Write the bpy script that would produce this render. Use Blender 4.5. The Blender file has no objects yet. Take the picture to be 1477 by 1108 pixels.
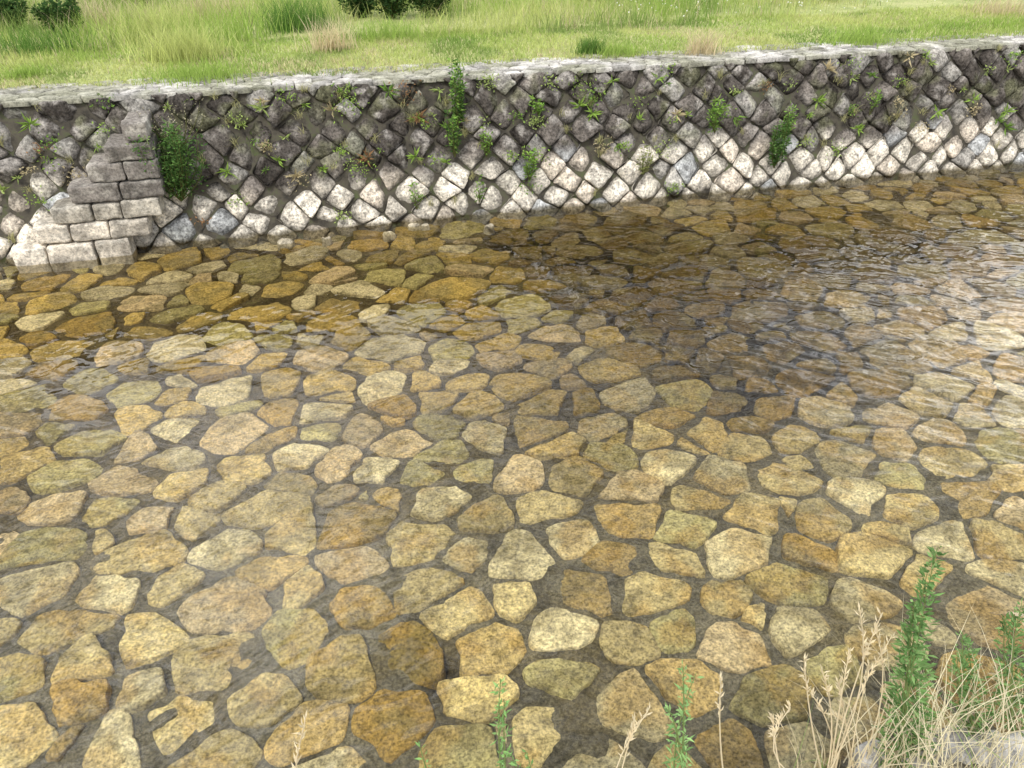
import bpy, math, numpy as np
from mathutils import Vector
rng=np.random.default_rng(11)
S=bpy.context.scene
# ---------------- camera constants
F=1115.0; PIT=math.radians(34.3); YAW=math.radians(14.1); H=4.0
cp,sp=math.cos(PIT),math.sin(PIT); cy,sy=math.cos(YAW),math.sin(YAW)
def ray(px,py):
    x=px-738.5; yu=554-py
    f=F*cp+yu*sp; z=-F*sp+yu*cp
    return np.array([x*cy+f*sy, -x*sy+f*cy, z])
def onz(px,py,z=0.0):
    d=ray(px,py); t=(z-H)/d[2]; return d*t+np.array([0,0,H])
def ony(px,py,Y):
    d=ray(px,py); t=Y/d[1]; return d*t+np.array([0,0,H])
# ---------------- noise
def hsh(ix,iy,iz):
    n=(ix.astype(np.int64)*73856093)^(iy.astype(np.int64)*19349663)^(iz.astype(np.int64)*83492791)
    n=(n^(n>>13))*1274126177; n=n&0x7fffffff; n=(n^(n>>16))&0xffff
    return n/65535.0
def vn(P,s=1.0,seed=0):
    P=np.asarray(P,float)*s+seed*17.31
    i=np.floor(P); f=P-i; f=f*f*(3-2*f); i=i.astype(np.int64)
    r=0
    for a in (0,1):
        for b in (0,1):
            for c in (0,1):
                w=(f[...,0] if a else 1-f[...,0])*(f[...,1] if b else 1-f[...,1])*(f[...,2] if c else 1-f[...,2])
                r=r+w*hsh(i[...,0]+a,i[...,1]+b,i[...,2]+c)
    return r
def fbm(P,s,o=3,seed=0):
    r=0;a=1;t=0
    for k in range(o):
        r=r+a*vn(P,s*2**k,seed+k); t+=a; a*=.5
    return r/t
def ss(a,b,x): 
    t=np.clip((x-a)/(b-a),0,1); return t*t*(3-2*t)
def XY0(x,y): return np.stack([x,y,np.zeros_like(x)],-1)
# ---------------- mesh
def mk(name,V,quads=None,tris=None,col=None,mat=None,smooth=True,parent=None):
    V=np.asarray(V,np.float32).reshape(-1,3)
    me=bpy.data.meshes.new(name)
    q=np.zeros((0,4),int) if quads is None else np.asarray(quads).reshape(-1,4)
    t=np.zeros((0,3),int) if tris is None else np.asarray(tris).reshape(-1,3)
    lp=np.concatenate([q.ravel(),t.ravel()]).astype(np.int32)
    st=np.concatenate([np.arange(len(q))*4, len(q)*4+np.arange(len(t))*3]).astype(np.int32)
    me.vertices.add(len(V)); me.vertices.foreach_set('co',V.ravel())
    me.loops.add(len(lp)); me.loops.foreach_set('vertex_index',lp)
    me.polygons.add(len(st)); me.polygons.foreach_set('loop_start',st)
    me.update(calc_edges=True)
    me.polygons.foreach_set('use_smooth',np.full(len(st),smooth))
    if col is not None:
        a=me.color_attributes.new('Col','FLOAT_COLOR','POINT')
        c=np.ones((len(V),4),np.float32); c[:,:3]=np.asarray(col).reshape(-1,3)
        a.data.foreach_set('color',c.ravel())
    me.validate()
    o=bpy.data.objects.new(name,me); S.collection.objects.link(o)
    if mat: me.materials.append(mat)
    if parent: o.parent=parent
    return o
# ---------------- materials
def newmat(name):
    m=bpy.data.materials.new(name); m.use_nodes=True
    nt=m.node_tree; return m,nt,nt.nodes['Principled BSDF']
def nd(nt,t,**k):
    n=nt.nodes.new(t)
    for a,b in k.items(): setattr(n,a,b)
    return n
def noise(nt,vec,scale,detail=4,rough=.6):
    n=nd(nt,'ShaderNodeTexNoise'); n.inputs['Scale'].default_value=scale
    n.inputs['Detail'].default_value=detail; n.inputs['Roughness'].default_value=rough
    nt.links.new(vec,n.inputs['Vector']); return n.outputs['Fac']
def ramp(nt,fac,pts):
    r=nd(nt,'ShaderNodeValToRGB'); e=r.color_ramp.elements
    while len(e)<len(pts): e.new(.5)
    for i,(p,c) in enumerate(pts):
        e[i].position=p; e[i].color=(c[0],c[1],c[2],1) if hasattr(c,'__len__') else (c,c,c,1)
    nt.links.new(fac,r.inputs['Fac']); return r.outputs['Color']
def mul(nt,a,b,f=1.0,mode='MULTIPLY'):
    m=nd(nt,'ShaderNodeMix',data_type='RGBA',blend_type=mode); m.inputs[0].default_value=f
    nt.links.new(a,m.inputs[6])
    if isinstance(b,tuple): m.inputs[7].default_value=(*b,1)
    else: nt.links.new(b,m.inputs[7])
    return m.outputs[2]
def stone_mat(name,s1=70,s2=9,lo=.55,hi=1.35,bump=.35,dist=.01,rough=.85,blo=.6,bhi=1.3):
    m,nt,b=newmat(name); nt.nodes.remove(b)
    b=nd(nt,'ShaderNodeBsdfDiffuse'); b.inputs['Roughness'].default_value=.3
    at=nd(nt,'ShaderNodeAttribute',attribute_name='Col')
    tc=nd(nt,'ShaderNodeTexCoord').outputs['Object']
    n1=noise(nt,tc,s1,3,.75)
    sp_=ramp(nt,n1,[(.34,lo),(.5,1.0),(.66,hi)])
    bl=ramp(nt,noise(nt,tc,s2,3,.7),[(.34,blo),(.5,1.0),(.68,bhi)])
    c=mul(nt,mul(nt,at.outputs['Color'],sp_),bl)
    nt.links.new(c,b.inputs['Color'])
    bp=nd(nt,'ShaderNodeBump'); bp.inputs['Strength'].default_value=bump; bp.inputs['Distance'].default_value=dist
    nt.links.new(n1,bp.inputs['Height']); nt.links.new(bp.outputs[0],b.inputs['Normal'])
    nt.links.new(b.outputs[0],nt.nodes['Material Output'].inputs['Surface'])
    return m
def leaf_mat(name,tr=.35,rough=.55):
    m,nt,b=newmat(name); nt.nodes.remove(b)
    at=nd(nt,'ShaderNodeAttribute',attribute_name='Col')
    d=nd(nt,'ShaderNodeBsdfDiffuse'); nt.links.new(at.outputs['Color'],d.inputs['Color'])
    t=nd(nt,'ShaderNodeBsdfTranslucent'); nt.links.new(at.outputs['Color'],t.inputs['Color'])
    mx=nd(nt,'ShaderNodeMixShader'); mx.inputs[0].default_value=tr
    nt.links.new(d.outputs[0],mx.inputs[1]); nt.links.new(t.outputs[0],mx.inputs[2])
    nt.links.new(mx.outputs[0],nt.nodes['Material Output'].inputs['Surface']); return m
M_bedstone=stone_mat('bed_stone',50,13,.42,1.5,.6,.008,.9,.62,1.25)
M_wall=stone_mat('wall_stone',30,9,.42,1.5,.9,.022,.9,.55,1.35)
M_block=stone_mat('block_stone',34,6,.55,1.35,.7,.015)
M_cob=stone_mat('cobble',40,6,.6,1.3,.4,.008)
M_leaf=leaf_mat('leaf'); M_grass=leaf_mat('grass_blade',.4,.6)
# ---------------- polygons
def clip(poly,n,d):
    out=[];L=len(poly)
    for i in range(L):
        a=poly[i];b=poly[(i+1)%L]
        da=a[0]*n[0]+a[1]*n[1]-d; db=b[0]*n[0]+b[1]*n[1]-d
        if da<=0: out.append(a)
        if (da<0<db) or (db<0<da):
            t=da/(da-db); out.append((a[0]+(b[0]-a[0])*t,a[1]+(b[1]-a[1])*t))
    return out
def area(p):
    p=np.asarray(p); x,y=p[:,0],p[:,1]
    return .5*abs(np.dot(x,np.roll(y,-1))-np.dot(y,np.roll(x,-1)))
def chaikin(p,k,r=.25):
    p=np.asarray(p)
    for _ in range(k):
        q=np.roll(p,-1,0); p=np.stack([p*(1-r)+q*r,p*r+q*(1-r)],1).reshape(-1,2)
    return p
def resample(p,M):
    q=np.vstack([p,p[:1]]); d=np.r_[0,np.cumsum(np.hypot(*np.diff(q,axis=0).T))]
    s=np.linspace(0,d[-1],M,endpoint=False)
    return np.stack([np.interp(s,d,q[:,0]),np.interp(s,d,q[:,1])],1)
def ccw(p):
    x,y=p[:,0],p[:,1]
    return p if (np.dot(x,np.roll(y,-1))-np.dot(y,np.roll(x,-1)))>0 else p[::-1]
def poisson(x0,x1,y0,y1,r,seeds=(),tries=40000,ax=1.0):
    cell=r; g={}; pts=[]
    def add(p):
        g.setdefault((int(p[0]/ax//cell),int(p[1]//cell)),[]).append(p); pts.append(p)
    for s in seeds: add((s[0],s[1]))
    X=rng.uniform(x0,x1,tries);Y=rng.uniform(y0,y1,tries)
    for x,y in zip(X,Y):
        cx,cyy=int(x/ax//cell),int(y//cell); ok=True
        for i in(-1,0,1):
            for j in(-1,0,1):
                for q in g.get((cx+i,cyy+j),()):
                    if ((q[0]-x)/ax)**2+(q[1]-y)**2<r*r: ok=False;break
                if not ok:break
            if not ok:break
        if ok: add((x,y))
    return np.array(pts)
def voronoi(pts,R,gap,K=14,gv=(.55,1.45),sk=.06,W=None):
    cells=[]
    if W is None: W=np.zeros(len(pts))
    for i,p in enumerate(pts):
        d=np.hypot(pts[:,0]-p[0],pts[:,1]-p[1]); nb=np.argsort(d)[1:K+1]
        poly=[(p[0]-R,p[1]-R),(p[0]+R,p[1]-R),(p[0]+R,p[1]+R),(p[0]-R,p[1]+R)]
        for j in nb:
            if d[j]>2.9*R: break
            n=(pts[j]-p)/d[j]; m=(pts[j]+p)/2+n*(W[i]-W[j])/(2*d[j])
            g=gap*rng.uniform(*gv)
            a=rng.normal(0,sk); n=np.array([n[0]*math.cos(a)-n[1]*math.sin(a),n[0]*math.sin(a)+n[1]*math.cos(a)])
            poly=clip(poly,n,float(np.dot(n,m))-g/2)
            if len(poly)<3: break
        if len(poly)>=3 and area(poly)>.004: cells.append(np.array(poly))
    return cells
def stones(polys,prof,M,mapf,edge=.012,rough=.01,es=14,rs=9,tilt=0.0,oct_=3,facet=0.0):
    P=np.array(polys); N=len(P); C=P.mean(1,keepdims=True)
    dirn=(P-C); ln=np.linalg.norm(dirn,axis=2,keepdims=True)+1e-9
    P=P+dirn/ln*((fbm(XY0(P[...,0],P[...,1]),es,3)-.5)*2*edge)[...,None]
    tl=rng.normal(0,tilt,(N,2)); hh=rng.normal(0,rough*.6,(N,1))
    rings=[]; fd=[ (rng.normal(0,1,(N,2)),rng.uniform(-.02,.06,(N,1))) for _ in range(3)]
    for k,(s,h) in enumerate(prof):
        Q=C+(P-C)*s
        z=h+(fbm(XY0(Q[...,0],Q[...,1]),rs,oct_,5)-.5)*2*rough*(1 if h>-.02 else 0)
        z=z+((Q-C)*tl[:,None,:]).sum(2)+hh
        if facet and h>-.015:
            for fn,fo in fd:
                n=fn/np.linalg.norm(fn,axis=1,keepdims=True); e=((Q-C)*n[:,None,:]).sum(2)-fo-.02
                z=z-facet*np.maximum(e,0)
        rings.append(np.dstack([Q,z[...,None]]))
    c=np.dstack([C,(prof[-1][1]+hh)[...,None]+ (C*0)[...,:1]])
    A=np.concatenate(rings+[c],1)
    K=len(prof); i=np.arange(M); j=(i+1)%M
    q=np.concatenate([np.stack([k*M+i,k*M+j,(k+1)*M+j,(k+1)*M+i],1) for k in range(K-1)])
    t=np.stack([(K-1)*M+i,(K-1)*M+j,np.full(M,K*M)],1)
    off=(np.arange(N)*(K*M+1))[:,None,None]
    Q=(q[None]+off).reshape(-1,4); T=(t[None]+off).reshape(-1,3)
    ids=np.repeat(np.arange(N),K*M+1)
    uv=A.reshape(-1,3)
    return mapf(uv),Q,T,ids,uv
def grid(xs,ys,zf):
    X,Y=np.meshgrid(xs,ys); Z=zf(X,Y)
    V=np.stack([X,Y,Z],-1).reshape(-1,3); nx=len(xs);ny=len(ys)
    a=(np.arange(ny-1)[:,None]*nx+np.arange(nx-1)[None]).ravel()
    return V,np.stack([a,a+1,a+1+nx,a+nx],1)
WY=9.74; WH=1.68; WB=.50; WL=math.hypot(WH,WB); cb,sb=WH/WL,WB/WL
wa=np.array([1.93,9.5]);wb_=np.array([3.15,5.3]);wd=(wb_-wa)/np.linalg.norm(wb_-wa); LW=np.linalg.norm(wb_-wa)
def weird(X,Y):
    rx=X-wa[0];ry=Y-wa[1]; t=rx*wd[0]+ry*wd[1]; d=rx*(-wd[1])+ry*wd[0]
    d=d+ (vn(XY0(X,Y),2.2,4)-.5)*.25
    return t,d
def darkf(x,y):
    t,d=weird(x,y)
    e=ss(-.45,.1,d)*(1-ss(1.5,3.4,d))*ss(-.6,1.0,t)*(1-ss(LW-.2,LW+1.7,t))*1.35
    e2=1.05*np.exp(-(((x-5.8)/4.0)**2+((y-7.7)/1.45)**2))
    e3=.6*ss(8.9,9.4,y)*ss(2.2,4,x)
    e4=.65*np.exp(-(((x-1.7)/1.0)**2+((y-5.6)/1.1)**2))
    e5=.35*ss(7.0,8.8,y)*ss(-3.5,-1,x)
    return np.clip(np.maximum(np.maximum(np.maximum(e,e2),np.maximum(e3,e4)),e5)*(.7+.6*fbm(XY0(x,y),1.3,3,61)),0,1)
# ================= RIVER BED =================
hero_px=[(445,1060),(565,1045),(690,1015),(660,1088),(780,1055),(870,1092),(1060,1075),(1120,1000),(985,985),(815,975),(705,925),(585,935),(490,960),(375,1010),(265,1040),(150,1080),(95,1010),(20,975),(210,920),(85,910),(430,915),(515,870),(620,845),(740,865),(845,850),(815,905),(915,915),(975,905),(1055,870),(1150,905),(1140,835),(1245,865),(935,855),(1065,790),(1160,795),(1260,800),(1370,770),(970,800),(890,800),(830,772),(745,800),(675,797),(605,775),(515,800),(905,745),(990,758),(1095,735),(1180,745),(1245,715),(1310,730),(1395,715),(1440,775),(1010,718),(905,700),(830,685),(760,680),(690,742),(785,725),(565,720),(610,685),(540,675),(640,655),(710,625),(800,640),(580,635),(890,655),(960,660),(1040,685),(1130,685),(1215,655),(1300,680),(1370,660),(1440,640),(1150,630),(1080,640),(1020,620),(940,630),(870,612),(845,578),(1050,580),(1110,585),(1190,590),(1290,590),(1360,625),(320,715),(60,790),(160,840),(420,760),(130,630),(30,665),(90,680),(250,660),(190,690),(320,1090),(1200,960),(1290,930),(1240,1040)]
seeds=[onz(a,b,-.08)[:2] for a,b in hero_px]
sd=[]
for s in seeds:
    if all(np.hypot(*(s-q))>.23 for q in sd): sd.append(s)
pts=poisson(-11,22,.6,9.72,.28,sd,90000,1.25).astype(float)
NH=len(sd); Wt=rng.normal(0,.022,len(pts)); Wt[:NH]*=.4
ne=int(len(pts)*.14); ex=np.stack([rng.uniform(-11,22,ne),rng.uniform(.6,9.7,ne)],1)
ok=[i for i,e in enumerate(ex) if np.min(np.hypot(*(pts-e).T))>.18]
pts=np.vstack([pts,ex[ok]]); Wt=np.r_[Wt,np.full(len(ok),-.018)]
sc=np.array([1.2,1.0]); cells=[c*sc for c in voronoi(pts/sc,.5,.036,16,(.1,2.5),.12,Wt)]
MM=36
polys=[]
for c in cells:
    r=rng.uniform(.03,.15); polys.append(resample(ccw(chaikin(chaikin(c,1,r),1,.18)),MM))
prof=[(1.03,-.12),(1.005,-.026),(.993,-.006),(.965,.0),(.84,.001),(.62,.001),(.38,.001),(.15,.001)]
BZ=-.085
V,Q,T,ids,uv=stones(polys,prof,MM,lambda a:a+np.array([0,0,BZ]),.042,.012,9,7,.06,4,.05)
N=len(polys); Cc=np.array([p.mean(0) for p in polys])
def bedcol(x,y,r1,r2):
    near=np.array([.47,.39,.20]); gold=np.array([.40,.28,.085]); pink=np.array([.53,.42,.31]); pale=np.array([.57,.52,.36]); dk=np.array([.07,.045,.014]); ol=np.array([.29,.28,.13]); br=np.array([.30,.185,.05])
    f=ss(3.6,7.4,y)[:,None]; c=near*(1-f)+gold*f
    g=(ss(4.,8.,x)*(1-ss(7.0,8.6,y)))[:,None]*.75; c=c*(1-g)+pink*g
    r=r1[:,None]; c=np.where(r<.22,c*.45+pale*.55,c); c=np.where(r>.88,c*.6+pink*.4,c); c=np.where((r>.25)&(r<.43),c*.4+ol*.6,c); c=np.where((r>.43)&(r<.58),c*.5+br*.5,c)
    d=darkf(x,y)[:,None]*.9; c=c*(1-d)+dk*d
    return c*(.72+.44*r2[:,None])
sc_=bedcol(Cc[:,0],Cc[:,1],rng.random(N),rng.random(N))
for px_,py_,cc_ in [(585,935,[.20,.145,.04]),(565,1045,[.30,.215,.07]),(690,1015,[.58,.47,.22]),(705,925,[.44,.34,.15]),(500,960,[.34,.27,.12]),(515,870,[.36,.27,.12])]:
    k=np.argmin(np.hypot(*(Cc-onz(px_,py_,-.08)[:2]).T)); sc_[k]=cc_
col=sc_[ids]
pn=fbm(XY0(uv[:,0],uv[:,1]),4.5,4,9)[:,None]; a_=(1-ss(.36,.53,pn))*.55
col=col*(1-a_)+np.array([.16,.13,.06])*a_
on_=ss(.50,.60,fbm(XY0(uv[:,0],uv[:,1]),5,3,19))[:,None]*.4*ss(8,3,uv[:,1])[:,None]
col=col*(1-on_)+np.array([.36,.22,.05])*on_
mk('riverbed_stones',V,Q,T,col,M_bedstone)
hp=onz(642,968,-.1)
def bedz(X,Y):
    P=XY0(X,Y); z=-.118+(fbm(P,1.1,3,2)-.5)*.045+(fbm(P,7,3,3)-.5)*.04
    lf=ss(1.6,-1.6,X)*ss(5.2,3.0,Y)
    z=z+lf*((fbm(P,2.2,3,21)-.48)*.09+.003)
    z=z-.16*np.exp(-((X-hp[0])**2+(Y-hp[1])**2)/.012)
    return z
V,Q=grid(np.linspace(-11,22,760),np.linspace(.6,9.9,260),bedz)
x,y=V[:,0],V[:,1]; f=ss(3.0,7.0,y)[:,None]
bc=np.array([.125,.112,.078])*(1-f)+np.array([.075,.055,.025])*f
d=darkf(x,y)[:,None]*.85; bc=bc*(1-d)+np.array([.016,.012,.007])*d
hd=np.exp(-((x-hp[0])**2+(y-hp[1])**2)/.025)[:,None]*.9; bc=bc*(1-hd)+np.array([.02,.014,.006])*hd  # shade inside the hole darkened into the silt colour
br_=ss(.5,.62,fbm(XY0(x,y),2.2,3,88))[:,None]*.5; bc=bc*(1-br_)+np.array([.10,.078,.035])*br_
M_silt=stone_mat('silt',50,5,.5,1.7,.6,.012,.9,.6,1.35)
mk('riverbed',V,Q,None,bc,M_silt)
V,Q=grid(np.array([-300,-11,22,300]),np.array([.6,9.9]),lambda X,Y:X*0-.26)
mk('riverbed_ground',V,Q,None,np.tile([.2,.15,.08],(len(V),1)),M_silt)
# ================= WATER =================
def waterz(X,Y):
    P=XY0(X,Y); t,d=weird(X,Y)
    act=.62+.55*ss(-.3,.8,d)*ss(3.2,6,Y)+.5*ss(.42,.65,fbm(P,.7,2,77)); act=act*ss(.5,1.3,Y)
    wx=(fbm(P,1.2,2,15)-.5)*1.2
    a1=.45; a2=-.62; K_=3.0
    P2=np.stack([X*math.cos(a1)+Y*math.sin(a1),(-X*math.sin(a1)+Y*math.cos(a1)+wx*.3)*K_,X*0],-1)
    P3=np.stack([X*math.cos(a2)+Y*math.sin(a2),(-X*math.sin(a2)+Y*math.cos(a2)-wx*.3)*K_,X*0],-1)
    z=((fbm(P2,1.7,1,1)-.5)*.009+(fbm(P3,2.1,1,6)-.5)*.009+(fbm(P2,5.0,2,31)-.5)*.0105+(fbm(P3,5.8,2,36)-.5)*.0105)*act
    on=ss(-.2,.4,t)*(1-ss(LW-.8,LW+.5,t))
    z=z+on*(np.exp(-(d/.07)**2)*.025*(.3+fbm(P,7,2,8))+np.exp(-(np.abs(d-.1)/.45))*(fbm(P,7,3,12)-.5)*.08)
    return z
V,Q=grid(np.linspace(-5.5,13.5,1150),np.linspace(.9,9.86,660),waterz)
m,nt,b=newmat('water'); nt.nodes.remove(b)
fr=nd(nt,'ShaderNodeFresnel'); fr.inputs['IOR'].default_value=1.38
tr=nd(nt,'ShaderNodeBsdfTransparent'); tr.inputs['Color'].default_value=(.97,.96,.88,1)
gl=nd(nt,'ShaderNodeBsdfGlossy'); gl.inputs['Roughness'].default_value=.03
mx=nd(nt,'ShaderNodeMixShader'); nt.links.new(fr.outputs[0],mx.inputs[0]); nt.links.new(tr.outputs[0],mx.inputs[1]); nt.links.new(gl.outputs[0],mx.inputs[2])
nt.links.new(mx.outputs[0],nt.nodes['Material Output'].inputs['Surface'])
M_water=m
V2,Q2=grid(np.array([13.5,300.]),np.array([.8,9.86]),lambda X,Y:X*0)
V3,Q3=grid(np.array([-300.,-5.5]),np.array([.8,9.86]),lambda X,Y:X*0)
mk('river_water',np.vstack([V,V2,V3]),np.vstack([Q,Q2+len(V),Q3+len(V)+len(V2)]),mat=M_water)
# ================= FAR RETAINING WALL =================
def wmap(a):
    s,t,h=a[:,0],a[:,1],a[:,2]
    return np.stack([s, WY+t*sb-h*cb, t*cb+h*sb],1)
w=.44
def node(i,j):
    h1=hsh(np.array(i),np.array(j),np.array(3)); h2=hsh(np.array(i),np.array(j),np.array(9))
    return (i*w/2+(h1-.5)*.13, j*w*.48+(h2-.5)*.12-.05)
polys=[];
for i in range(-50,110):
    for j in range(-1,10):
        if (i+j)%2==0: continue
        p=np.array([node(i-1,j),node(i,j-1),node(i+1,j),node(i,j+1)])
        q=[tuple(a) for a in p]
        for k in range(4):
            a=p[k];b_=p[(k+1)%4]; n=np.array([(b_-a)[1],-(b_-a)[0]]); n/=np.linalg.norm(n)
            g=rng.uniform(.002,.024); q=clip(q,n,float(np.dot(n,a))-g/2)
            if len(q)<3:break
        if len(q)<3: continue
        q=clip(q,(0,-1),.25)
        if len(q)<3: continue
        q=clip(q,(0,1),WL-.01)
        if len(q)<3 or area(q)<.008: continue
        polys.append(resample(ccw(chaikin(np.array(q),1,.07)),32))
prof=[(1.0,-.09),(.998,-.02),(.98,.004),(.92,.018),(.78,.026),(.58,.032),(.36,.036),(.16,.038)]
V,Q,T,ids,uv=stones(polys,prof,32,wmap,.016,.034,11,8,.13,4,.30)
N=len(polys)
cr=np.array([.74,.68,.57]); gr=np.array([.36,.34,.30]); dk=np.array([.10,.088,.076]); pk=np.array([.64,.52,.40]); bl=np.array([.48,.485,.47])
r1=rng.random(N)[:,None]; base=np.where(r1<.62,cr,np.where(r1<.82,cr*.6+pk*.4,np.where(r1<.91,bl,gr*1.2)))
base=base*rng.uniform(.8,1.12,(N,1))
r2=rng.random(N)[:,None]
top=np.where(r2<.55,dk,np.where(r2<.82,dk*1.6,gr*.8))
top=top*rng.uniform(.75,1.3,(N,1))
hv=uv[:,1]+(fbm(XY0(uv[:,0],uv[:,1]),.7,3,31)-.5)*.30+(rng.random(N)[ids]-.5)*.18 - .22*ss(0,-4,uv[:,0])
f=ss(.55,.80,hv)[:,None]
col=base[ids]*(1-f)+top[ids]*f
zone=ss(.42,.6,fbm(XY0(uv[:,0],uv[:,1]*.5),.45,2,50))[:,None]
lf=ss(.51,.63,fbm(XY0(uv[:,0],uv[:,1]),7,4,44))[:,None]*f*(.35+.6*zone)
lf=np.clip(lf,0,.75); col=col*(1-lf)+np.array([.39,.36,.32])*lf
gm=ss(.56,.68,fbm(XY0(uv[:,0],uv[:,1]),3,3,144))[:,None]*.4*(.3+.7*f); col=col*(1-gm)+np.array([.17,.18,.085])*gm
ds_=ss(.54,.66,fbm(XY0(uv[:,0],uv[:,1]*.5),4,3,244))[:,None]*.4; col=col*(1-ds_)+col*.45*ds_
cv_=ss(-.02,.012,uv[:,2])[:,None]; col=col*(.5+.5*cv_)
ft=(1-ss(.0,.055,uv[:,1]+(fbm(XY0(uv[:,0],uv[:,1]),4,2,3)-.5)*.05))[:,None]; col=col*(1-.75*ft)+np.array([.09,.07,.03])*.75*ft
mk('stone_retaining_wall',V,Q,T,col,M_wall)
m,nt,b=newmat('mortar'); tc=nd(nt,'ShaderNodeTexCoord').outputs['Object']
nt.links.new(ramp(nt,noise(nt,tc,6,5,.7),[(.35,(.03,.026,.02)),(.52,(.08,.07,.05)),(.7,(.08,.10,.035))]),b.inputs['Base Color']); b.inputs['Roughness'].default_value=.95
M_mortar=m
def prism(name,x0,x1,sec,mat):
    n=len(sec); V=[(x0,y,z) for y,z in sec]+[(x1,y,z) for y,z in sec]
    Q=[(i,(i+1)%n,n+(i+1)%n,n+i) for i in range(n)]
    me=bpy.data.meshes.new(name); me.from_pydata(V,[],Q+[tuple(range(n))[::-1],tuple(range(n,2*n))]); me.materials.append(mat)
    o=bpy.data.objects.new(name,me); S.collection.objects.link(o); return o
dsl=WB/WH
prism('wall_mortar_core',-300,300,[(WY+.035-.4*dsl,-.4),(WY+.035+WB-.02*dsl,WH-.02),(WY+WB+.7,WH-.02),(WY+WB+.7,-.4)],M_mortar)
CY0=WY+WB-.03; CY1=CY0+.62
pts=poisson(-10,24,CY0-.05,CY1+.1,.125,[],60000,1.6)
sc=np.array([1.6,1.]); cells=[c*sc for c in voronoi(pts/sc,.16,.008,12)]
polys=[]
for c in cells:
    q=clip([tuple(a) for a in c],(0,-1),-(CY0)) 
    if len(q)<3 or area(q)<.003: continue
    polys.append(resample(ccw(chaikin(np.array(q),1,.12)),14))
V,Q,T,ids,uv=stones(polys,[(1.,-.05),(.99,.0),(.88,.004),(.4,.006)],14,lambda a:a+np.array([0,0,WH+.002]),.006,.006,20,9,.03)
N=len(polys); cc=np.array([.44,.42,.38])*rng.uniform(.55,1.2,(N,1))
col=cc[ids]; g=ss(.40,.56,fbm(XY0(uv[:,0],uv[:,1]),1.6,4,60))[:,None]*.6; col=col*(1-g)+np.array([.20,.20,.12])*g
mk('wall_top_cobbles',V,Q,T,col,M_cob)
# ================= STONE STEPS =================
def rblock(x0,x1,y0,y1,z0,z1,n=6,r=.02,amp=.012,seed=0):
    lin=np.linspace(-1,1,n+1); lin=np.sign(lin)*np.abs(lin)**.7; VV=[];QQ=[];o=0
    A,B=np.meshgrid(lin,lin); a=A.ravel();b_=B.ravel();one=np.ones_like(a)
    qi=(np.arange(n)[:,None]*(n+1)+np.arange(n)[None]).ravel(); q=np.stack([qi,qi+1,qi+n+2,qi+n+1],1)
    for P,fl in [(np.stack([a,b_,one],1),0),(np.stack([a,b_,-one],1),1),(np.stack([a,one,b_],1),1),(np.stack([a,-one,b_],1),0),(np.stack([one,a,b_],1),0),(np.stack([-one,a,b_],1),1)]:
        VV.append(P); QQ.append((q[:,::-1] if fl else q)+o); o+=len(P)
    P=np.vstack(VV); hs=np.array([x1-x0,y1-y0,z1-z0])/2; c=np.array([x0+x1,y0+y1,z0+z1])/2
    W=P*hs; inner=np.clip(W,-(hs-r),hs-r); d=W-inner; l=np.linalg.norm(d,axis=1,keepdims=True); W=np.where(l>1e-6,inner+d/np.maximum(l,1e-6)*np.minimum(l,r),W)
    W=W+c; nn=P/np.linalg.norm(P,axis=1,keepdims=True)
    W=W+nn*((fbm(W,8,4,seed)-.5)*2*amp)[:,None]
    return W,np.vstack(QQ)
L=[-3.66,-3.38,-3.12,-2.88,-2.62,-2.38,-2.14]; R=[-2.36,-2.10,-1.92,-1.84,-1.84,-1.86,-1.86]
Vs=[];Qs=[];Cs=[];o=0;hc=.217
for k in range(7):
    z0=k*hc+(-.15 if k==0 else 0); z1=(k+1)*hc-.012
    nb=max(1,round((R[k]-L[k])/.42)); cuts=np.linspace(L[k],R[k],nb+1); cuts[1:-1]+=rng.uniform(-.06,.06,nb-1) 
    for a,b_ in zip(cuts[:-1],cuts[1:]):
        y0=WY-.24+.03*k+rng.uniform(-.02,.02)
        W,q=rblock(a+.004,b_-.004,y0,WY+.75,z0,z1+rng.uniform(-.015,.012),10,.03,.024,int(rng.integers(99)))
        c=(np.array([.62,.56,.46]) if k<2 else np.array([.48,.44,.36]) if k==2 else np.array([.21,.19,.165]))*rng.uniform(.8,1.2)
        cc=np.tile(c,(len(W),1)); ds=ss(.5,.62,fbm(W,5,4,33))[:,None]*.5; cc=cc*(1-ds)+np.array([.12,.11,.09])*ds
        ls=ss(.56,.66,fbm(W,9,3,36))[:,None]*.5; cc=cc*(1-ls)+np.array([.5,.47,.4])*ls
        Vs.append(W);Qs.append(q+o);Cs.append(cc);o+=len(W)
mk('stone_steps',np.vstack(Vs),np.vstack(Qs),None,np.vstack(Cs),M_block)
Vs=[];Qs=[];Cs=[];o=0
for (a,b_,s) in [(412,349,.11),(560,334,.07),(598,325,.08),(705,325,.06),(612,324,.05),(470,343,.06)]:
    p=onz(a,b_,0); W,q=rblock(p[0]-s,p[0]+s,p[1]-s*.8,p[1]+s*.8,-.16,.012+s*.1,8,s*.7,.06,int(a))
    Vs.append(W);Qs.append(q+o);Cs.append(np.tile(np.array([.42,.37,.27])*rng.uniform(.7,1.1),(len(W),1)));o+=len(W)
mk('loose_rocks',np.vstack(Vs),np.vstack(Qs),None,np.vstack(Cs),M_block)
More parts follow.
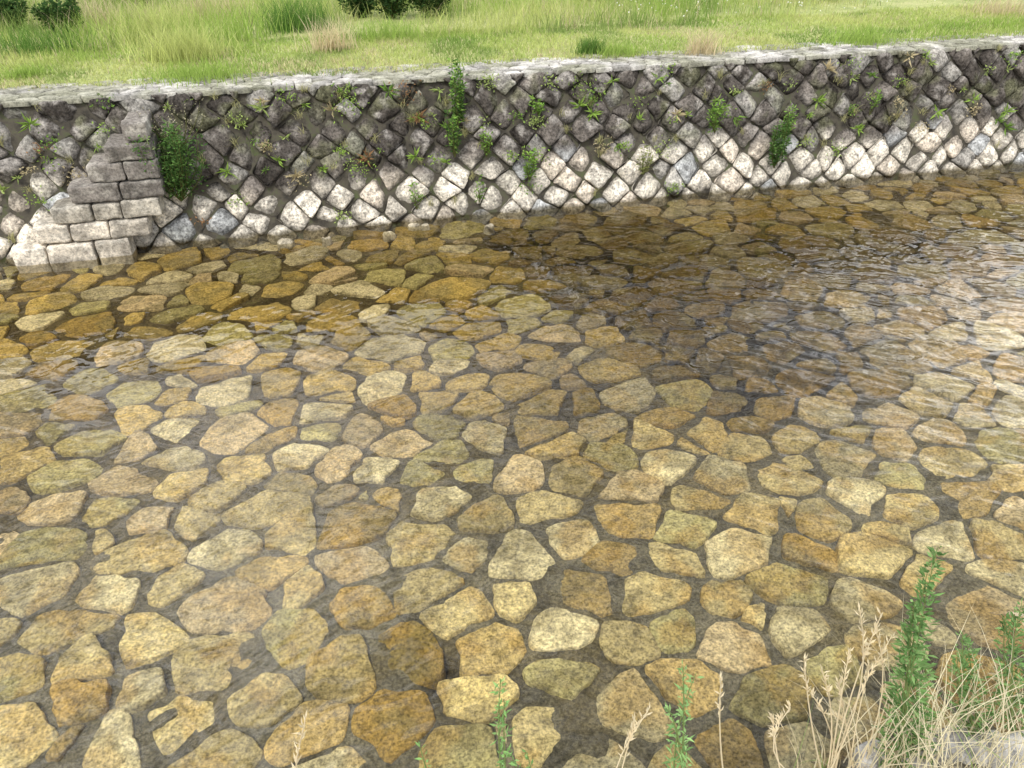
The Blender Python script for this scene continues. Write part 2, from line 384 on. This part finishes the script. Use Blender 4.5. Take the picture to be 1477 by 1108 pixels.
# ================= GROUND =================
def gmat(name,pts,sc1=2.5):
    m,nt,b=newmat(name); tc=nd(nt,'ShaderNodeTexCoord').outputs['Object']
    c=ramp(nt,noise(nt,tc,sc1,6,.7),pts); c=mul(nt,c,ramp(nt,noise(nt,tc,40,3,.7),[(.3,.5),(.5,1.),(.7,1.5)]))
    nt.links.new(c,b.inputs['Base Color']); b.inputs['Roughness'].default_value=.95
    bp=nd(nt,'ShaderNodeBump'); bp.inputs['Distance'].default_value=.03; nt.links.new(noise(nt,tc,30,4,.7),bp.inputs['Height']); nt.links.new(bp.outputs[0],b.inputs['Normal'])
    return m
M_gr=gmat('grass_ground',[(.3,(.20,.25,.07)),(.5,(.33,.36,.12)),(.7,(.44,.42,.19))])
M_soil=gmat('soil',[(.3,(.10,.08,.055)),(.5,(.2,.17,.12)),(.7,(.30,.27,.2))],5)
def gz(X,Y):
    P=XY0(X,Y); e=ss(CY1-.02,CY1+.6,Y)
    return WH-.01+e*(.02+(fbm(P,.7,3,70)-.4)*.12)+ss(15,24,Y)*.5
V,Q=grid(np.r_[np.linspace(-300,-14,8)[:-1],np.linspace(-14,26,200),np.linspace(26,300,8)[1:]],np.r_[np.linspace(CY1-.03,26,100),60,400],gz)
mk('grass_bank_ground',V,Q,mat=M_gr)
def ngz(X,Y):
    P=XY0(X,Y); t=ss(1.25,.62,Y); return -.3+ (2.72+(fbm(P,3,3,80)-.5)*.08)*np.clip(t,0,1)+ (fbm(P,2,2,82)-.5)*.1*(t*(1-t)*4)
V,Q=grid(np.r_[-300,np.linspace(-8,14,260),300],np.r_[-300,-20,np.linspace(-3,1.3,60)],ngz)
mk('near_bank_ground',V,Q,mat=M_soil)
# ================= VEGETATION =================
def blades(P,h,wd_,col,lean=.35,ldir=None,seg=3,droop=.5):
    N=len(P); az=rng.uniform(0,2*np.pi,N); 
    L_=np.stack([np.cos(az),np.sin(az),0*az],1)*(lean*rng.uniform(.2,1.6,N))[:,None]
    if ldir is not None: L_=L_+np.asarray(ldir)
    fa=rng.uniform(0,2*np.pi,N); side=np.stack([np.cos(fa),np.sin(fa),0*fa],1)
    h=np.broadcast_to(h,(N,)); wd_=np.broadcast_to(wd_,(N,)); out=[]
    for k in range(seg+1):
        t=k/seg; c=P+np.stack([0*h,0*h,h*(t-droop*.25*t*t)],1)+L_*(h*t**1.8)[:,None]
        ww=(wd_*(1-t)**.7*.5)[:,None]
        if k<seg: out+= [c-side*ww,c+side*ww]
        else: out.append(c)
    A=np.stack(out,1); nv=2*seg+1
    q=np.array([[2*k,2*k+1,2*k+3,2*k+2] for k in range(seg-1)]).reshape(-1,4); t=np.array([[2*seg-2,2*seg-1,2*seg]])
    off=(np.arange(N)*nv)[:,None,None]
    return A.reshape(-1,3),(q[None]+off).reshape(-1,4),(t[None]+off).reshape(-1,3),np.repeat(col,nv,0)
def leaves(P,D,ln,wd_,col):
    N=len(P); r=rng.normal(size=(N,3)); s=np.cross(D,r); s/=np.linalg.norm(s,axis=1,keepdims=True)+1e-9
    n=np.cross(s,D); ln=np.broadcast_to(ln,(N,))[:,None]; w_=np.broadcast_to(wd_,(N,))[:,None]
    a=P; b_=P+D*ln*.45+s*w_*.5+n*w_*.12; c=P+D*ln-n*ln*.15; d=P+D*ln*.45-s*w_*.5+n*w_*.12
    A=np.stack([a,b_,c,d],1); off=(np.arange(N)*4)[:,None]
    t1=np.array([0,1,2]);t2=np.array([0,2,3])
    return A.reshape(-1,3),np.zeros((0,4),int),np.concatenate([t1[None]+off,t2[None]+off]),np.repeat(col,4,0)
class Acc:
    def __init__(s): s.V=[];s.Q=[];s.T=[];s.C=[];s.n=0
    def add(s,r):
        V,Q,T,C=r; s.V.append(V);s.Q.append(Q+s.n);s.T.append(T+s.n);s.C.append(C);s.n+=len(V)
    def mk(s,name,mat): return mk(name,np.vstack(s.V),np.vstack(s.Q),np.vstack(s.T),np.vstack(s.C),mat,False)
def tube(path,r0,r1,col):
    path=np.asarray(path); n=len(path); A=[]
    for k in range(n):
        d=path[min(k+1,n-1)]-path[max(k-1,0)]; d=d/np.linalg.norm(d)
        u=np.cross(d,[.3,.9,.2]);u/=np.linalg.norm(u);v=np.cross(d,u); r=r0+(r1-r0)*k/(n-1)
        for a in range(4): A.append(path[k]+(u*math.cos(a*math.pi/2)+v*math.sin(a*math.pi/2))*r)
    Q=[[k*4+a,k*4+(a+1)%4,(k+1)*4+(a+1)%4,(k+1)*4+a] for k in range(n-1) for a in range(4)]
    return np.array(A),np.array(Q),np.zeros((0,3),int),np.tile(np.asarray(col,float),(len(A),1))
def curve(a,b,bend,n=8):
    a=np.asarray(a,float);b=np.asarray(b,float);t=np.linspace(0,1,n)[:,None]
    return a+(b-a)*t+np.asarray(bend)*(4*t*(1-t))
G=np.array([.32,.44,.10]);Y_=np.array([.52,.56,.20]);D_=np.array([.13,.24,.05]);ST=np.array([.66,.56,.35])
def gcol(P,y=.5,st=.08):
    N=len(P); n=fbm(XY0(P[:,0],P[:,1]),.8,3,90); a=np.clip((n-.5)*3+y+rng.normal(0,.22,N),0,1)[:,None]
    c=G*(1-a)+Y_*a; dn=ss(.52,.68,fbm(XY0(P[:,0],P[:,1]),1.2,2,95))[:,None]*.65; c=c*(1-dn)+D_*dn
    sn=fbm(XY0(P[:,0],P[:,1]),.9,3,97); s=rng.random(N)<st+.35*ss(.6,.72,sn); c=np.where(s[:,None],ST*rng.uniform(.7,1.1,(N,1)),c)
    return c*rng.uniform(.65,1.2,(N,1))
def rp(n,x0,x1,y0,y1): return rng.uniform(x0,x1,n),rng.uniform(y0,y1,n)
A=Acc()
x,y=rp(80000,-8,18,CY1-.35,13.2); e=CY1-.10+ (fbm(XY0(x,y*0),1.5,3,99)-.5)*.5; k=y>e; x=x[k];y=y[k]
P=np.stack([x,y,np.maximum(gz(x,y),WH*(y<CY1))-.005],1); hh=.05+.07*vn(P,.9,3)**2; A.add(blades(P,hh*rng.uniform(.6,1.3,len(x)),.012,gcol(P,.66,.05),.6,seg=2))
A.mk('lawn_grass',M_grass)
A=Acc()
x,y=rp(90000,-10,21,11.3,20.5)
tall=ss(.38,.62,fbm(XY0(x,y),.6,3,101)+.16*(y-13.6)-.05*ss(2,-3,x)); k=rng.random(len(x))<tall*.9+.03; x=x[k];y=y[k];tall=tall[k]
P=np.stack([x,y,gz(x,y)-.01],1); A.add(blades(P,(.10+.28*tall)*rng.uniform(.4,1.4,len(x)),.011,gcol(P,.5,.08),.45,seg=3))
A.mk('tall_grass',M_grass)
x,y=rp(900,5,18,12.5,17); P=np.stack([x,y,gz(x,y)+rng.uniform(.15,.4,len(x))],1)
A=Acc(); D=rng.normal(size=(len(x),3)); D/=np.linalg.norm(D,axis=1,keepdims=True); A.add(leaves(P,D,.03,.03,np.tile([.8,.8,.72],(len(x),1)))); A.mk('white_wildflowers',M_leaf)
def tuft(name,px,py,z,n,h,spread,cbase,wd_=.01,lean=.5):
    p=onz(px,py,z); P=p+np.stack([rng.normal(0,spread,n),rng.normal(0,spread*.6,n),np.zeros(n)],1); P[:,2]=gz(P[:,0],P[:,1])-.01
    A=Acc(); A.add(blades(P,h*rng.uniform(.4,1.2,n),wd_,np.asarray(cbase)*rng.uniform(.7,1.25,(n,1)),lean,seg=4)); A.mk(name,M_grass)
for a,b_,n,h,s,c in [(480,78,260,.5,.16,ST),(1012,78,220,.42,.12,ST*.95),(265,90,900,.5,.28,Y_),(290,112,900,.22,.35,G),(852,78,400,.25,.10,D_),(890,80,500,.2,.2,G),(40,112,300,.18,.12,G),(1240,62,500,.3,.3,G),(430,46,700,.6,.3,D_),(1440,22,300,.4,.35,ST*.9),(230,60,600,.6,.3,Y_),(60,75,500,.4,.4,D_),(700,45,500,.4,.6,Y_),(330,60,400,.6,.4,G),(560,60,400,.4,.3,G),(300,30,300,.6,.4,ST*.9),(140,40,300,.6,.5,ST*.9)]:
    tuft('grass_tuft',a,b_,WH,n,h,s,c)
def bush(name,base,h,r,n,ln,cols,lean=(0,0,0),stems=7):
    A=Acc(); base=np.asarray(base,float)
    for s in range(stems):
        az=rng.uniform(0,2*np.pi); rr=r*rng.uniform(.1,.9); tip=base+np.array([math.cos(az)*rr,math.sin(az)*rr*.6,h*rng.uniform(.55,1.05)])+np.asarray(lean)*h
        c=curve(base,tip,(math.cos(az)*r*.15,math.sin(az)*r*.1,0),9); A.add(tube(c,.006*h+.002,.0015,np.array([.16,.17,.06])))
        m=n//stems; t=rng.uniform(.08,1,m)**.8; P=np.stack([np.interp(t,np.linspace(0,1,9),c[:,i]) for i in range(3)],1)
        D=rng.normal(size=(m,3)); D[:,2]=D[:,2]*.6+.35; D/=np.linalg.norm(D,axis=1,keepdims=True)
        P=P+D*(r*.28*rng.random(m)*(1.1-.7*t))[:,None]
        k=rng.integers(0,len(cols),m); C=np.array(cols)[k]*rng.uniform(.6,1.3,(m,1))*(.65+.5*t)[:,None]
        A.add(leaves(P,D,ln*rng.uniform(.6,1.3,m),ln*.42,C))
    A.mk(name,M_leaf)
g1=[(.10,.20,.05),(.15,.26,.07),(.07,.14,.04)]; g2=[(.27,.42,.09),(.18,.33,.06)]
def wpt(px,py):
    d=ray(px,py); n=np.array([0,-cb,sb]); p0=np.array([0,WY,0]); o=np.array([0,0,H]); t=np.dot(n,p0-o)/np.dot(n,d); return o+d*t
def wb(px,py0,py1,r,n,ln,c,name='wall_shrub',stems=8):
    b0=wpt(px,py0)+np.array([0,-.06,0]); tp=wpt(px,py1); h=np.linalg.norm(tp-b0)*.95; bush(name,b0,h,r,n,ln,c,(0,-.10,0),stems)
wb(262,288,170,.55,2400,.048,g1,stems=26); wb(226,275,168,.30,800,.045,[(.32,.40,.17),(.24,.34,.11)],stems=12); wb(262,210,142,.46,300,.03,[(.5,.46,.3)],stems=18)
wb(660,180,78,.16,600,.055,g2+g1); wb(655,225,150,.17,260,.055,g1+g2); wb(700,225,172,.10,120,.05,g2)
wb(1113,240,165,.24,800,.05,g1,stems=12); wb(1128,200,145,.14,200,.045,g2); wb(1028,190,130,.15,260,.05,g2); wb(762,258,213,.11,170,.055,g2); wb(775,165,136,.13,110,.055,g2)
wb(600,300,255,.13,60,.055,g2,stems=5); wb(925,250,205,.14,120,.05,[(.3,.33,.12)]); wb(690,290,240,.10,70,.05,g2,stems=4); wb(1250,165,130,.14,70,.05,g2,stems=5)
A=Acc()
spots=[(490,140),(440,150),(350,180),(390,215),(520,245),(620,295),(655,290),(495,310),(345,290),(170,305),(385,210),(680,255),(735,225),(850,150),(930,245),(855,280),(905,170),(990,165),(1060,175),(1165,165),(1225,110),(1310,105),(1350,160),(1435,210),(1400,160),(1290,170),(1255,140),(1200,215),(790,120),(560,130),(310,140),(155,150),(140,270),(60,290),(20,345),(1100,120),(960,120),(1340,90),(1450,100),(600,170),(550,215),(430,260),(290,320),(760,270),(970,270)]
for px,py in spots+[(rng.uniform(0,1477),None) for _ in range(150)]:
    if py is None: py=148-.058*px+rng.uniform(5,130)
    p=wpt(px,py); n=int(rng.integers(8,20)); s=rng.uniform(.07,.17)
    c=np.array([(.32,.47,.10),(.40,.50,.16),(.20,.33,.07),(.34,.20,.10),(.55,.47,.28)][rng.choice(5,p=[.38,.25,.17,.06,.14])])
    u=rng.random()
    if u<.3:
        D=rng.normal(size=(n,3)); D[:,1]=-abs(D[:,1])*.8; D[:,2]=D[:,2]*.6+.3; D/=np.linalg.norm(D,axis=1,keepdims=True)
        A.add(leaves(np.tile(p+[0,-.04,0],(n,1)),D,s*rng.uniform(.5,1.2,n),s*.2,c*rng.uniform(.7,1.25,(n,1))))
    elif u<.65:
        n=n*2; A.add(blades(np.tile(p+[0,-.04,0],(n,1))+rng.normal(0,.02,(n,3)),s*1.8*rng.uniform(.5,1.1,n),.006,np.tile([.48,.46,.22],(n,1))*rng.uniform(.6,1.2,(n,1)),.8,(0,-.25,0),seg=4,droop=2.2))
    else:
        n=n*3; c2=p+rng.normal(0,1,(n,3))*[s*.55,.02,s*.4]+[0,-.07,s*.2]; D=rng.normal(size=(n,3));D/=np.linalg.norm(D,axis=1,keepdims=True)
        A.add(leaves(c2,D,.04,.02,c*rng.uniform(.6,1.25,(n,1))))
A.mk('wall_weeds',M_leaf)
sg=[(.06,.12,.035),(.10,.17,.045),(.045,.09,.03)]
for a,b_,h,r in [(565,30,.8,.55),(625,26,.8,.6),(520,28,.6,.4),(100,50,.5,.45),(200,16,.6,.5),(20,46,.5,.4),(860,4,.6,.5),(1190,2,.6,.5)]:
    p=onz(a,b_,WH); bush('shrub',(p[0],p[1],gz(np.array(p[0]),np.array(p[1]))-.02),h,r,2000,.075,sg,stems=18)
for X,Yb,h,r in [(-3,20.3,1.5,1.1),(-6.5,20.5,1.6,1.2),(6.5,19.8,1.6,1.2)]:
    bush('shrub',(X,Yb,WH),h,r,2000,.1,sg,stems=16)
NZ=2.40; NY=.66
def mug(name,bx,tip_px,tip_py,r,n,ln,c,Y=.72,ns=3):
    tip=ony(tip_px,tip_py,Y+.08); base=np.array([tip[0]+bx,Y-.05,NZ-.03])
    A=Acc(); hgt=tip[2]-base[2]
    for s in range(ns):
        tp=tip+np.array([rng.normal(0,r*.5),rng.normal(0,r*.5),-hgt*.35*s/3.]) if s else tip; c_=curve(base,tp,(rng.normal(0,.015),.015,0),10); A.add(tube(c_,.0028,.0008,(.22,.28,.10)))
        m=n//ns; t=rng.uniform(.05,1,m); P=np.stack([np.interp(t,np.linspace(0,1,10),c_[:,i]) for i in range(3)],1)
        az=rng.uniform(0,2*np.pi,m); D=np.stack([np.cos(az),np.sin(az),rng.uniform(.0,1.0,m)],1); D/=np.linalg.norm(D,axis=1,keepdims=True)
        off=(r*(1.1-t)*rng.random(m))[:,None]
        A.add(leaves(P+D*off,D,ln*rng.uniform(.4,1.2,m)*(1.15-.6*t),ln*.2,np.array(c)[rng.integers(0,len(c),m)]*rng.uniform(.65,1.3,(m,1))))
    A.mk(name,M_leaf)
mg=[(.17,.30,.10),(.24,.38,.14),(.12,.22,.07)]
mug('mugwort_plant',.0,1352,790,.05,750,.032,mg); mug('mugwort_plant',.03,1388,915,.05,450,.028,mg); mug('mugwort_plant',-.02,1330,930,.035,240,.026,mg,ns=2)
mug('mugwort_plant',0,1474,870,.04,360,.028,mg); mug('mugwort_plant',-.02,985,960,.035,260,.028,[(.24,.40,.15),(.30,.46,.18)])
mug('mugwort_plant',0,722,980,.02,150,.028,[(.24,.42,.14),(.30,.48,.17)],ns=2); mug('mugwort_plant',0,603,1068,.02,60,.024,[(.24,.42,.14)],ns=2)
mug('mugwort_plant',0,760,1085,.025,70,.024,[(.24,.42,.14)],ns=2)
A=Acc()
def dry(tx,ty,bx=0,Y=.74,r=.0016,head=True,c=(.72,.62,.42)):
    tip=ony(tx,ty,Y+.05); base=np.array([tip[0]+bx,Y-.06,NZ-.03]); cv=curve(base,tip,(rng.normal(0,.03),0,0),8); A.add(tube(cv,r*1.3,r*.6,c))
    if head:
        n=26; t=rng.uniform(.72,1.0,n); P=np.stack([np.interp(t,np.linspace(0,1,8),cv[:,i]) for i in range(3)],1); D=rng.normal(size=(n,3))*.5+(tip-base)/np.linalg.norm(tip-base)*1.1; D/=np.linalg.norm(D,axis=1,keepdims=True)
        A.add(leaves(P,D,.018,.004,np.tile(c,(n,1))*rng.uniform(.8,1.2,(n,1))))
for tx,ty,bx in [(1240,880,-.05),(1272,885,-.08),(1300,935,-.1),(1185,965,.0),(1170,1000,.03),(1225,940,-.04),(1255,960,-.06),(1210,985,.02),(1310,975,-.1),(1290,1000,-.02),(1040,978,.02),(935,1025,-.08),(440,1040,-.02),(1115,1035,.0),(1140,1020,.05),(1330,1015,-.05),(1200,1030,.03),(915,1040,-.09),(1475,900,.02),(1440,960,.02),(1160,950,.06),(1285,920,-.12),(1262,905,-.03)]:
    dry(tx,ty,bx)
n=420; P=np.stack([rng.uniform(.75,2.3,n),rng.uniform(.45,.74,n),np.full(n,NZ-.03)],1); cc=np.where(rng.random((n,1))<.65,np.array([[.68,.58,.37]]),np.array([[.28,.38,.13]]))*rng.uniform(.75,1.2,(n,1))
A.add(blades(P,rng.uniform(.08,.30,n),.0035,cc,.5,(0,.12,0),seg=5,droop=1.0))
n=300; P=np.stack([rng.normal(1.08,.11,n),rng.uniform(.5,.74,n),np.full(n,NZ-.03)],1); A.add(blades(P,rng.uniform(.15,.42,n),.003,np.tile([.74,.66,.45],(n,1))*rng.uniform(.75,1.15,(n,1)),.4,(0,.12,0),seg=5,droop=1.0))
n=450; P=np.stack([rng.uniform(1.35,2.4,n),rng.uniform(.5,.80,n),np.full(n,NZ-.05)],1); A.add(blades(P,rng.uniform(.06,.2,n),.004,np.tile([.26,.38,.12],(n,1))*rng.uniform(.6,1.3,(n,1)),.5,(0,.1,0),seg=4,droop=1.0))
A.mk('dry_grass',M_grass)
Vs=[];Qs=[];Cs=[];o=0
for (a,b_,s) in [(1370,1078,.06),(1425,1085,.05),(1258,1090,.035),(1465,1095,.07),(1330,1100,.03),(1400,1100,.04)]:
    p=onz(a,b_,NZ); W,q=rblock(p[0]-s,p[0]+s,p[1]-s*.7,p[1]+s*.7,NZ-.08,NZ+s*.45,6,s*.45,.018,int(a))
    Vs.append(W);Qs.append(q+o);Cs.append(np.tile(np.array([.40,.385,.36])*rng.uniform(.8,1.1),(len(W),1)));o+=len(W)
mk('bank_rocks',np.vstack(Vs),np.vstack(Qs),None,np.vstack(Cs),M_block)
# ================= LIGHT / SKY =================
W=bpy.data.worlds.new('World'); S.world=W; W.use_nodes=True; nt=W.node_tree; bg=nt.nodes['Background']
sk=nd(nt,'ShaderNodeTexSky',sky_type='NISHITA'); sk.sun_disc=False; EL=math.radians(55); sk.sun_elevation=EL; sk.sun_rotation=math.radians(214); sk.dust_density=3; sk.air_density=1.0
tc=nd(nt,'ShaderNodeTexCoord').outputs['Generated']
def sheen_lobe(cx,cyy,cz,r0,r1):  # unseen bright sky lobe, added so the water mirrors a white sheen
    v=nd(nt,'ShaderNodeVectorMath',operation='DOT_PRODUCT'); nt.links.new(tc,v.inputs[0]); n=np.array([cx,cyy,cz]);n=n/np.linalg.norm(n); v.inputs[1].default_value=tuple(n)
    mr=nd(nt,'ShaderNodeMapRange',interpolation_type='SMOOTHSTEP'); nt.links.new(v.outputs['Value'],mr.inputs[0]); mr.inputs[1].default_value=math.cos(math.radians(r1)); mr.inputs[2].default_value=math.cos(math.radians(r0)); return mr.outputs[0]
def add(a,b,op='ADD'):
    m=nd(nt,'ShaderNodeMath',operation=op)
    for i,q in enumerate((a,b)):
        if isinstance(q,(int,float)): m.inputs[i].default_value=q
        else: nt.links.new(q,m.inputs[i])
    return m.outputs[0]
def rd(px,py): d=ray(px,py); return d[0],d[1],-d[2]
c1=add(sheen_lobe(*rd(40,960),6,27),.6,'MULTIPLY'); c2=add(sheen_lobe(*rd(1580,480),4,20),.62,'MULTIPLY'); c3=add(sheen_lobe(*rd(560,700),3,18),.22,'MULTIPLY')
nz=ramp(nt,noise(nt,tc,6.0,3,.6),[(.38,.14),(.60,1.)])
base=add(add(add(c1,c2),c3),.32)
dens=add(base,nz,'MULTIPLY')
mx=nd(nt,'ShaderNodeMix',data_type='RGBA'); nt.links.new(add(dens,1.0,'MINIMUM'),mx.inputs[0]); nt.links.new(sk.outputs[0],mx.inputs[6]); mx.inputs[7].default_value=(47,47.5,48.5,1)
nt.links.new(mx.outputs[2],bg.inputs['Color']); bg.inputs['Strength'].default_value=.115
ld=bpy.data.lights.new('sun','SUN'); ld.energy=2.3; ld.angle=math.radians(8); ld.color=(1,.985,.955)
lo=bpy.data.objects.new('sun',ld); S.collection.objects.link(lo)
az=math.radians(214); sv=Vector((math.sin(az)*math.cos(EL),math.cos(az)*math.cos(EL),math.sin(EL)))
lo.rotation_euler=sv.to_track_quat('Z','Y').to_euler()
# ================= CAMERA =================
cd=bpy.data.cameras.new('camera'); co=bpy.data.objects.new('camera',cd); S.collection.objects.link(co)
co.location=(0,0,H); co.rotation_euler=(math.pi/2-PIT,0,-YAW); cd.sensor_width=36; cd.lens=36*F/1477; cd.clip_end=2000; cd.clip_start=.05
S.camera=co
S.view_settings.view_transform='Standard'; S.view_settings.look='None'; S.view_settings.exposure=0
